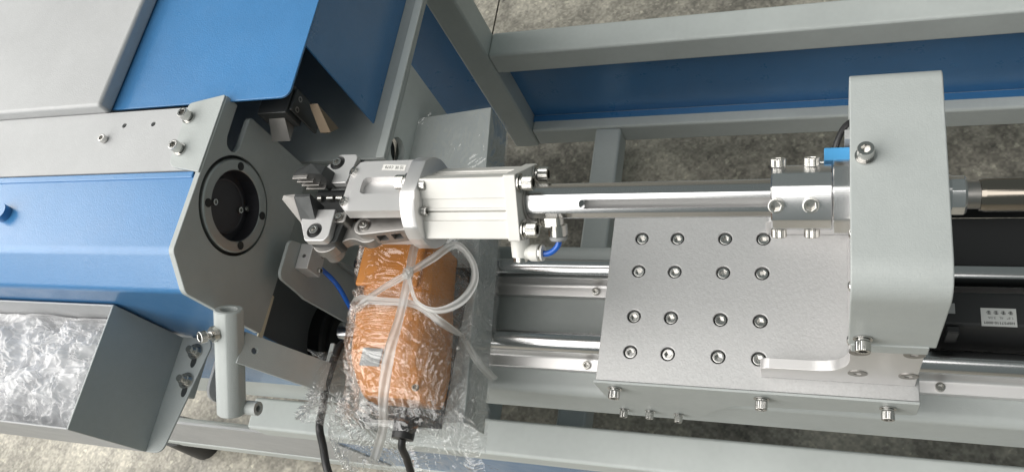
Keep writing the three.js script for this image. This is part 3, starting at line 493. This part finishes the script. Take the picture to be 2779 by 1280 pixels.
// ---------------------------------------------------------------- parts by the front of the headstock
{
  const t = thing('clamp_tube', 'thick pale grey tube with a clamp screw in its side', 'tube');
  const a = V3(-0.4262, 0.125, -0.1600), b = V3(-0.4373, 0.075, -0.0920), L = a.distanceTo(b), d = a.clone().sub(b).normalize();
  const prof = [[0.0058, L - 0.03], [0.0058, L - 0.0010], [0.0066, L], [0.0100, L], [0.0109, L - 0.0010], [0.0109, 0.001], [0.0100, 0], [0.003, 0], [0.003, 0.004], [0.0058, L - 0.03]].map(([r, y]) => new THREE.Vector2(r, y));
  orient(part(t, 'tube_body', toCreasedNormals(new THREE.LatheGeometry(prof, 56), 0.5), M.paint), b, d);
  const dir = V3(-0.35, 0.78, 0.52).normalize(), p = a.clone().lerp(b, 0.2).addScaledVector(dir, 0.0085);
  orient(part(t, 'lock_nut', new THREE.CylinderGeometry(0.0062, 0.0062, 0.004, 6).translate(0, 0.004, 0), M.nickel), p, dir);
  orient(part(t, 'clamp_screw', S.m5t, M.chrome), p.clone().addScaledVector(dir, 0.0105), dir);
  part(t, 'mount_arm', box(-0.4422, -0.428, 0.085, 0.10, -0.150, -0.135, 0.002), M.paint);
  part(t, 'mount_arm', box(-0.4475, -0.4424, 0.085, 0.10, -0.1604, -0.135, 0.001), M.paint);
  part(t, 'side_boss', latheX([[-0.440, 0.0026], [-0.440, 0.0055], [-0.458, 0.0055], [-0.458, 0.0026], [-0.44, 0.0026]].reverse(), 28).translate(0.024, 0.072, -0.098), M.paint);
  const k = thing('flat_bracket', 'flat grey bracket with one drilled hole sloping down beside the tube', 'bracket');
  const B = V3(-0.4228, 0.105, -0.1242), C = V3(-0.388, 0.035, -0.1225), lx = C.clone().sub(B), len = lx.length(); lx.normalize();
  const lz = V3(0, 0, 1), ln = lz.clone().cross(lx).normalize(); const s = poly([[0, 0], [len, 0], [len, 0.0245], [0, 0.0245]], 0.0004); hole(s, 0.0112, 0.013, 0.0025);
  part(k, 'bracket_plate', basis(ext(s, 0.003, 0.0004), lx, lz.clone().negate(), lx.clone().cross(lz.clone().negate())).translate(B.x, B.y, B.z), M.paint);
  part(k, 'bracket_stem', box(-0.393, -0.3885, -0.061, 0.0335, -0.165, -0.126, 0.001), M.paint);
  const n = thing('nozzle_bracket', 'grey upright bracket carrying a drilled aluminium nozzle block', 'bracket');
  const np = poly([[-0.239, 0.080, 0.006], [-0.2045, 0.080, 0.007], [-0.2015, 0.045, 0.001], [-0.2005, 0.04, 0.001], [-0.2055, -0.06], [-0.262, -0.06], [-0.2475, 0.04, 0.001]], 0.002);
  part(n, 'bracket_plate', sheetX(np, -0.4255, 0.003, 0.0006), M.paint);
  part(n, 'bracket_rib', box(-0.4252, -0.421, -0.06, 0.0365, -0.2505, -0.2478, 0.0006), M.paint);
  part(n, 'nozzle_block', cut(box(-0.4252, -0.4125, 0.0445, 0.0645, -0.242, -0.219, 0.0006), new THREE.CylinderGeometry(0.0017, 0.0017, 0.02, 20).translate(-0.419, 0.062, -0.2305)), M.machined, 'small aluminium block with a drilled hole');
  for (const z of [-0.2375, -0.2235]) screw(n, 'm3', [-0.4124, 0.0488, z], [1, 0, 0], M.nickel);
  part(n, 'air_hose', tube([[-0.417, 0.0475, -0.2285], [-0.413, 0.040, -0.2265], [-0.407, 0.026, -0.2205], [-0.402, 0.006, -0.208], [-0.400, -0.012, -0.199], [-0.398, -0.035, -0.195]], 0.0022, 50), M.blueHose, 'blue air hose leaving the block');
  const e = thing('black_motor', 'round black motor half hidden below the nozzle bracket', 'motor');
  part(e, 'motor_can', latheX([[-0.47, 0.001], [-0.47, 0.046], [-0.434, 0.046], [-0.432, 0.044], [-0.432, 0.039], [-0.4345, 0.0385], [-0.4345, 0.032], [-0.432, 0.0315], [-0.432, 0.001]], 80).translate(-0.035, -0.1, -0.2066), M.black);
  part(e, 'motor_plate', box(-0.4895, -0.482, -0.19, 0.035, -0.262, -0.152, 0.002), M.darkPaint);
  const w = thing('guard_strip', 'cream coloured guard strip along the lower edge of the end plate', 'guard');
  part(w, 'strip_leg', box(-0.4465, -0.4448, 0.0550, 0.0612, -0.1965, -0.156, 0.0005), M.cream);
  part(w, 'strip_foot', box(-0.4463, -0.4449, 0.045, 0.0548, -0.1600, -0.1562, 0.0005), M.cream);
}

// ---------------------------------------------------------------- open tray stuffed with film
{
  const t = thing('parts_tray', 'open pale sheet metal tray bolted beside the headstock, filled with crumpled film', 'tray');
  const x1 = -0.5415, z0 = -0.1597, z1 = -0.0586, y0 = 0.041, y1 = 0.125, k = 0.0016;
  part(t, 'tray_side', box(x1 - k, x1, y0, y1, z0, z1, 0.0006), M.paint);
  part(t, 'tray_back', box(-0.9, x1 - k, y0 + 0.0001, y1 - 0.0002, z0, z0 + k, 0.0006), M.white);
  part(t, 'tray_front', box(-0.9, x1 - k, y0 + 0.0001, y1 - 0.0002, z1 - k, z1, 0.0006), M.white);
  part(t, 'tray_floor', box(-0.9, x1 - k, y0, y0 + k, z0 + k, z1 - k), M.white);
  const fl = poly([[x1 - 0.001, -0.1603], [-0.5120, -0.1603, 0.005], [-0.5080, -0.1535, 0.004], [-0.5250, -0.0592, 0.008], [x1 - 0.001, -0.0588]], 0.001);
  part(t, 'tray_flange', sheetY(fl, 0.041, 0.002, 0.0005), M.paint);
  for (const [x, z] of [[-0.5225, -0.1475], [-0.5225, -0.1215]]) {
    part(t, 'washer', new THREE.CylinderGeometry(0.0072, 0.0072, 0.0013, 28).translate(x, 0.0418, z), M.nickel);
    part(t, 'hex_bolt', merge([new THREE.CylinderGeometry(0.0052, 0.0052, 0.004, 6), new THREE.CylinderGeometry(0.003, 0.003, 0.005, 16).translate(0, 0.004, 0)]).translate(x, 0.0446, z), M.nickel);
    part(t, 'slot', new THREE.CylinderGeometry(0.0028, 0.0028, 0.0004, 16).scale(1, 1, 1.9).translate(x + 0.001, 0.0412, z + 0.0090), M.dark);
  }
  part(t, 'tray_bracket', box(-0.535, -0.525, 0.022, 0.0388, -0.1611, -0.11, 0.001), M.paint);
}

// ---------------------------------------------------------------- thin plastic film
function filmSheet(nu, nv, base, amp, freq, sd, streak = 0.0012) {     // base(u, v) -> {p, n, k, s, t}: place, way out, strength, and position along the sheet in metres
  const pos = [], idx = [];
  for (let j = 0; j <= nv; j++) for (let i = 0; i <= nu; i++) {
    const { p, n, k = 1, s = p.x, t = p.z } = base(i / nu, j / nv);
    let h = amp * (0.9 * perlin.noise(s * freq + sd, t * freq, sd * 1.7) + 0.6 * (0.35 - Math.abs(perlin.noise(s * freq * 1.9 + 5, t * freq * 2.1 + sd, 3.3))) + 0.35 * (0.3 - Math.abs(perlin.noise(s * freq * 4.3, t * freq * 4.1 + sd, 8.1))));
    for (let q = 0; q < 3; q++) {                                      // long sharp wrinkles in slowly turning directions
      const al = sd + q * 1.15 + 1.3 * perlin.noise(s * 9 + q * 4, t * 9, sd + q), ca = Math.cos(al), sa = Math.sin(al), w = 0.012 * perlin.noise(s * 40, t * 40, q * 3 + sd);
      const x = s * ca + t * sa + w, y = t * ca - s * sa, m = smooth(-0.15, 0.35, perlin.noise(s * 30 + q * 9, t * 30 + sd, 1.5 + q));
      h += streak * m * (0.5 - 2.4 * Math.abs(perlin.noise(x * 190 + q * 17, y * 34, sd + q)));
    }
    const d = amp * 0.6 * perlin.noise(s * freq * 1.3 + 31, t * freq * 1.3, sd), d2 = amp * 0.6 * perlin.noise(t * freq * 1.4 + 11, s * freq * 1.2, sd + 4);
    pos.push(p.x + (n.x * h + d) * k, p.y + n.y * h * k, p.z + (n.z * h + d2) * k);
  }
  for (let j = 0; j < nv; j++) for (let i = 0; i < nu; i++) { const a = j * (nu + 1) + i, b = a + 1, c = a + nu + 1, d = c + 1; if ((i + j) % 2) idx.push(a, b, d, a, d, c); else idx.push(a, b, c, b, d, c); }
  const g = new THREE.BufferGeometry(); g.setAttribute('position', new THREE.Float32BufferAttribute(pos, 3)); g.setIndex(idx); g.computeVertexNormals();
  g.setAttribute('uv', new THREE.Float32BufferAttribute(new Float32Array(pos.length / 3 * 2), 2)); g.userData.ready = true; return g;
}
{
  const w = thing('crumpled_film', 'loose bundle of crumpled clear film lying in the open tray', 'plastic film');
  for (let l = 0; l < 4; l++) {
    const g = filmSheet(300, 130, (u, v) => {
      const x = -0.78 + 0.2335 * u, z = -0.1565 + 0.0950 * v, e = Math.min(v, 1 - v, (1 - u) * 1.6);
      const dome = 0.083 + 0.014 * smooth(0, 0.28, e) + l * 0.004 + 0.009 * perlin.noise(u * 5 + l * 3, v * 4, l * 2.2);
      return { p: V3(x, dome, z), n: V3(0, 1, 0), k: 0.12 + 0.88 * smooth(0, 0.12, e) };
    }, 0.014, 24 + 7 * l, 3.7 + l * 5.1, 0.0021);
    part(w, 'film_layer', g, M.filmWhite);
  }
}

// ---------------------------------------------------------------- wrapped trough and pedal lying across the bed
const TH = THREE.MathUtils.degToRad(5.9);
const tp = (x, y, z) => { const c = Math.cos(TH), s = Math.sin(TH); return V3(-0.2795 + x * c + z * s, y, -0.2567 - x * s + z * c); };  // local: x across (0 = long edge by the rails), z along
const inTrough = (g) => g.applyMatrix4(new THREE.Matrix4().makeRotationY(TH).setPosition(-0.2795, 0, -0.2567));
{
  const t = thing('sheet_trough', 'grey sheet metal trough wrapped in clear film lying across the rails', 'trough');
  part(t, 'trough_top', inTrough(box(-0.094, 0, 0.0185, 0.02, -0.145, 0.145, 0.0006)), M.paint);
  part(t, 'trough_side', inTrough(box(-0.0015, 0, -0.0225, 0.0184, -0.145, 0.145, 0.0005)), M.paint);
  part(t, 'trough_side', inTrough(box(-0.094, -0.0925, -0.0225, 0.0184, -0.145, 0.145, 0.0005)), M.paint);
  screw(t, 'button', [...tp(-0.012, 0.02, 0.085).toArray()], [0, 1, 0], M.chrome, 'button_screw');
  screw(t, 'button', [...tp(-0.012, 0.02, 0.055).toArray()], [0, 1, 0], M.chrome, 'button_screw');
}
// cross-section of the pedal housing at a place z along its length: half width, height
const pedal = (z) => { const t = clamp((z + 0.2475) / 0.128, 0, 1); const step = smooth(0.36, 0.5, t);
  return { cx: -0.331 + 0.0165 * t, w: 0.0338 + 0.0015 * step - 0.003 * smooth(0.75, 1, t), h: 0.047 - 0.007 * step * (1 - step) * 4 + 0.006 * Math.sin(step * 3.14159 * 0.5) * (1 - smooth(0.72, 1.0, t) * 1.1) - 0.012 * smooth(0.8, 1, t) }; };
{
  const p = thing('foot_pedal', 'orange plastic foot pedal wrapped in clear film and tied with straps', 'pedal');
  const nz = 60, na = 40, pos = [], idx = [];
  for (let j = 0; j <= nz; j++) for (let i = 0; i <= na; i++) {
    const t = j / nz, z = -0.2475 + 0.128 * t, a = Math.PI * i / na, { cx, w, h } = pedal(z), co = Math.cos(a), si = Math.sin(a), ex2 = 0.42;
    const endr = Math.min(1, Math.sqrt(clamp((1 - t) / 0.07, 0, 1)) * 0.12 + 0.88);
    pos.push(cx - w * endr * Math.sign(co) * Math.pow(Math.abs(co), ex2), 0.0215 + h * endr * Math.pow(si, ex2), z);
  }
  for (let j = 0; j < nz; j++) for (let i = 0; i < na; i++) { const a = j * (na + 1) + i, b = a + 1, c = a + na + 1, d = c + 1; idx.push(a, c, b, b, c, d); }
  for (const j of [0, nz]) { const c0 = pos.length / 3, z = -0.2475 + 0.128 * j / nz; pos.push(pedal(z).cx, 0.0215, z); for (let i = 0; i < na; i++) { const a = j * (na + 1) + i; if (j) idx.push(c0, a, a + 1); else idx.push(c0, a + 1, a); } }
  const g = new THREE.BufferGeometry(); g.setAttribute('position', new THREE.Float32BufferAttribute(pos, 3)); g.setIndex(idx);
  const hs = part(p, 'housing', toCreasedNormals(g, 0.7), M.orange);
  part(hs, 'tread', box(-0.359, -0.3025, 0.0660, 0.0700, -0.245, -0.2035, 0.002), M.orange);
  part(hs, 'name_plate', box(-0.333, -0.316, 0.0755, 0.0768, -0.1505, -0.1365, 0.0005), M.greyPlastic, 'small metal name plate');
  screw(p, 'm3', [-0.290, 0.0605, -0.1265], [0, 1, 0.1], M.bronze);
  part(p, 'base_plate', box(-0.352, -0.282, 0.0203, 0.0225, -0.24, -0.105, 0.001), M.black);
  part(p, 'cable_gland', new THREE.CylinderGeometry(0.0085, 0.010, 0.02, 28).rotateX(Math.PI / 2).translate(-0.307, 0.034, -0.1025), M.rubber);
  part(p, 'cable', tube([[-0.307, 0.034, -0.094], [-0.3095, 0.028, -0.088], [-0.312, 0.012, -0.082], [-0.3135, -0.004, -0.073], [-0.313, -0.02, -0.062], [-0.312, -0.06, -0.05]], 0.0031, 50), M.rubber, 'black cable leaving the pedal');
}
{
  const w = thing('plastic_wrap', 'clear crinkled film wrapped around the orange pedal and trough', 'plastic film');
  // over the pedal
  part(w, 'film_over_pedal', filmSheet(220, 320, (u, v) => {
    const z = -0.2555 + 0.150 * v, { cx, w: pw, h } = pedal(z), a = Math.PI * u, co = Math.cos(a), si = Math.sin(a), e = 0.55, grow = 1 + 0.05 * Math.sin(v * 9) * Math.sin(u * 7);
    const out = 0.0045 + 0.006 * smooth(0.85, 1, v) + 0.006 * Math.pow(Math.abs(co), 4);
    return { p: V3(cx - (pw + out) * grow * Math.sign(co) * Math.pow(Math.abs(co), e), 0.021 + (h + out * 0.8) * Math.pow(si, e), z), n: V3(-co, si, 0).normalize(), s: u * 0.13, t: z };
  }, 0.0045, 38, 9.1, 0.0034), M.film);
  part(w, 'film_second_layer', filmSheet(180, 240, (u, v) => {
    const z = -0.20 + 0.106 * v, { cx, w: pw, h } = pedal(z), a = Math.PI * (0.06 + 0.88 * u), co = Math.cos(a), si = Math.sin(a), e = 0.6, out = 0.008 + 0.005 * perlin.noise(u * 4, v * 6, 3);
    return { p: V3(cx - (pw + out) * Math.sign(co) * Math.pow(Math.abs(co), e), 0.022 + (h + out * 0.6) * Math.pow(si, e), z), n: V3(-co, si, 0).normalize(), s: u * 0.12, t: z };
  }, 0.0052, 42, 4.4, 0.0036), M.film);
  // skirt hanging in front
  part(w, 'film_skirt', filmSheet(240, 170, (u, v) => {
    const x = -0.385 + 0.118 * u, y = 0.062 - 0.085 * v - 0.03 * v * v + 0.012 * Math.sin(u * 5 + 1), z = -0.118 + 0.046 * Math.pow(v, 0.8) + 0.005 * Math.sin(u * 11) * v;
    return { p: V3(x - 0.018 * v * (1 - u), y - 0.055 * Math.pow(Math.abs(u - 0.5) * 2, 3) * (1 - v) , z), n: V3(0, 0.6, 0.8) };
  }, 0.009, 26, 2.9, 0.0032), M.film);
  part(w, 'film_skirt', filmSheet(200, 120, (u, v) => {
    const x = -0.378 + 0.125 * u, y = 0.035 - 0.065 * v, z = -0.112 + 0.034 * v;
    return { p: V3(x, y, z), n: V3(0, 0.6, 0.8) };
  }, 0.009, 30, 21.9, 0.0032), M.film);
  // frayed bunch beside the flat bracket
  part(w, 'film_bunch', filmSheet(120, 120, (u, v) => {
    const a = u * Math.PI * 1.6 - 0.6, r = 0.013 + 0.010 * v;
    return { p: V3(-0.396 + r * 0.9 * Math.cos(a) + 0.018 * v, 0.032 + 0.016 * Math.sin(a), -0.158 + 0.056 * v + r * 0.3 * Math.sin(a)), n: V3(Math.cos(a), Math.sin(a), 0.1) };
  }, 0.008, 60, 6.2, 0.005), M.film);
  // around the trough
  const shell = (u) => { const W = 0.094, H = 0.042, o = 0.0016, per2 = 2 * H + W; const d = u * per2; return d < H ? [-W - o, -0.0225 + d, -1, 0] : d < H + W ? [-W + (d - H), 0.02 + o, 0, 1] : [o + 0.0006, 0.02 - (d - H - W), 1, 0]; };
  part(w, 'film_around_trough', filmSheet(240, 340, (u, v) => { const [x, y, nx, ny] = shell(u), p = tp(x, y, -0.1475 + 0.297 * v), n = tp(nx, ny, 0).sub(tp(0, 0, 0)); return { p, n: V3(n.x, ny, n.z).multiplyScalar(0.8), k: 0.5, s: u * 0.18, t: v * 0.297 }; }, 0.0022, 30, 14.5, 0.0024), M.film);
  part(w, 'film_side', filmSheet(120, 340, (u, v) => { const p = tp(-0.045 + 0.05 * u, 0.0245 + 0.004 * Math.sin(v * 9 + u * 4) - 0.006 * smooth(0.8, 1, u), -0.05 + 0.205 * v); return { p, n: V3(0.1, 1, 0), s: u * 0.05, t: v * 0.2 }; }, 0.004, 45, 17.3, 0.006), M.film);
  part(w, 'film_edge', filmSheet(70, 320, (u, v) => { const p = tp(-0.016 + 0.026 * u, 0.0255 - 0.03 * Math.pow(u, 2.2), -0.03 + 0.195 * v); return { p, n: V3(0.5, 0.8, 0) }; }, 0.0055, 45, 24.5, 0.0045), M.film);
}
// flat plastic straps tied over the bundle
function ribbon(pts, width, thick, twist = 0) {
  const c = new THREE.CatmullRomCurve3(pts.map((p) => V3(...p)), false, 'centripetal'), n = 20 * pts.length, pos = [], idx = [];
  const K = 10;
  for (let i = 0; i <= n; i++) {
    const t = i / n, p = c.getPoint(t), tg = c.getTangent(t); let up = V3(0.15, 0.85, 0.5).normalize(); let sd = tg.clone().cross(up).normalize(); up = sd.clone().cross(tg).normalize();
    const q = twist * (t - 0.5); const s2 = sd.clone().multiplyScalar(Math.cos(q)).addScaledVector(up, Math.sin(q)), u2 = up.clone().multiplyScalar(Math.cos(q)).addScaledVector(sd, -Math.sin(q));
    for (let k = 0; k <= K; k++) { const e = k / K * 2 - 1, f = 0.0004 * Math.sin(e * 5 + 3 * Math.sin(t * 5)) + 0.00012 * Math.sin(e * 15 + t * 9), ww = width * (1 + 0.12 * Math.sin(t * 13)); pos.push(...p.clone().addScaledVector(s2, e * ww / 2).addScaledVector(u2, f + thick * 0.5 * Math.sqrt(1 - e * e * 0.98)).toArray()); }
    for (let k = K; k >= 0; k--) { const e = k / K * 2 - 1, f = 0.0004 * Math.sin(e * 5 + 3 * Math.sin(t * 5)) + 0.00012 * Math.sin(e * 15 + t * 9), ww = width * (1 + 0.12 * Math.sin(t * 13)); pos.push(...p.clone().addScaledVector(s2, e * ww / 2).addScaledVector(u2, f - thick * 0.5 * Math.sqrt(1 - e * e * 0.98)).toArray()); }
  }
  const m = 2 * K + 2;
  for (let i = 0; i < n; i++) for (let k = 0; k < m; k++) { const a = i * m + k, b = i * m + (k + 1) % m, d = a + m, e = b + m; idx.push(a, d, b, b, d, e); }
  const g = new THREE.BufferGeometry(); g.setAttribute('position', new THREE.Float32BufferAttribute(pos, 3)); g.setIndex(idx); g.computeVertexNormals(); return g;
}
{
  const s = thing('plastic_strap', 'white flat plastic string tied with a bow around the wrapped pedal', 'string');
  part(s, 'strap_band', ribbon([[-0.306, 0.074, -0.250], [-0.305, 0.082, -0.233], [-0.3023, 0.086, -0.2073], [-0.3025, 0.0855, -0.1719], [-0.3040, 0.086, -0.146], [-0.3066, 0.077, -0.1165], [-0.3155, 0.052, -0.0965], [-0.334, 0.022, -0.0770]], 0.0078, 0.0003, 0.9), M.strap);
  part(s, 'strap_band', ribbon([[-0.3023, 0.0865, -0.2073], [-0.3264, 0.082, -0.1955], [-0.3424, 0.078, -0.184], [-0.36, 0.06, -0.178]], 0.0050, 0.0003, 0.6), M.strap);
  part(s, 'strap_band', ribbon([[-0.365, 0.055, -0.19], [-0.345, 0.0775, -0.1885], [-0.3252, 0.081, -0.1865], [-0.2936, 0.081, -0.1843], [-0.2711, 0.078, -0.1726], [-0.268, 0.05, -0.1725], [-0.2745, 0.026, -0.176], [-0.262, 0.022, -0.1603], [-0.254, 0.0, -0.152]], 0.0062, 0.0003, 0.4), M.strap);
  part(s, 'bow_loop', ribbon([[-0.3023, 0.0875, -0.2073], [-0.2845, 0.088, -0.2191], [-0.2668, 0.088, -0.2309], [-0.2511, 0.087, -0.218], [-0.2465, 0.0865, -0.2021], [-0.2546, 0.0865, -0.1862], [-0.2725, 0.086, -0.1787], [-0.2904, 0.086, -0.185], [-0.3015, 0.087, -0.204]], 0.0056, 0.0003, 1.0), M.strap);
  part(s, 'knot', (() => { const g = new THREE.IcosahedronGeometry(0.0042, 3), p = g.attributes.position; for (let i = 0; i < p.count; i++) { const v = V3().fromBufferAttribute(p, i), q = 1 + 0.4 * perlin.noise(v.x * 500, v.y * 500, v.z * 500); p.setXYZ(i, v.x * q, v.y * q * 0.7, v.z * q * 1.2); } g.computeVertexNormals(); return g.translate(-0.3023, 0.0885, -0.2073); })(), M.strap);
  single('black_cable', tube([[-0.392, -0.04, -0.185], [-0.387, 0.01, -0.172], [-0.3851, 0.03, -0.1636], [-0.3895, 0.029, -0.1327], [-0.399, 0.012, -0.1125], [-0.4055, 0.0, -0.1], [-0.398, 0.0, -0.086], [-0.387, 0.0, -0.0656], [-0.37, -0.01, -0.04]], 0.0034, 80), M.rubber, 'thick black cable hanging beside the wrapped pedal', 'cable');
  single('copper_fitting', merge([new THREE.CylinderGeometry(0.0032, 0.0032, 0.006, 16).rotateX(Math.PI / 2), new THREE.CylinderGeometry(0.0045, 0.0045, 0.003, 6).rotateX(Math.PI / 2).translate(0, 0, 0.004)]).translate(-0.47, -0.3, -0.121), std(rgb(0.6, 0.3, 0.2), 0.35, 0.9), 'small copper coloured screw in the blue front panel', 'screw');
}

// ---------------------------------------------------------------- roof lights that light the machine
for (const [l, label] of [[KEY, 'tall bright window on the headstock side'], [TOP, 'long bright roof light above the machine']]) {
  const g = new THREE.BoxGeometry(l.width, l.height, 0.03).translate(0, 0, 0.05), o = finishMesh(new THREE.Mesh(g, M.glow)); o.name = numbered('roof_light'); o.userData = { label, category: 'light' };
  o.position.copy(l.position); o.quaternion.copy(l.quaternion); o.castShadow = false; scene.add(o);
}

// ---------------------------------------------------------------- stand everything on the floor; put each thing's origin at its base
for (const o of things) {
  if (o.isGroup) {
    o.updateMatrixWorld(true); const b = new THREE.Box3().setFromObject(o), c = V3((b.min.x + b.max.x) / 2, b.min.y, (b.min.z + b.max.z) / 2);
    for (const k of o.children) k.position.sub(c);
    o.position.copy(c);
  }
  o.position.y += FLOOR;
}
renderer.setSize(1024, 471);
renderer.render(scene, camera);
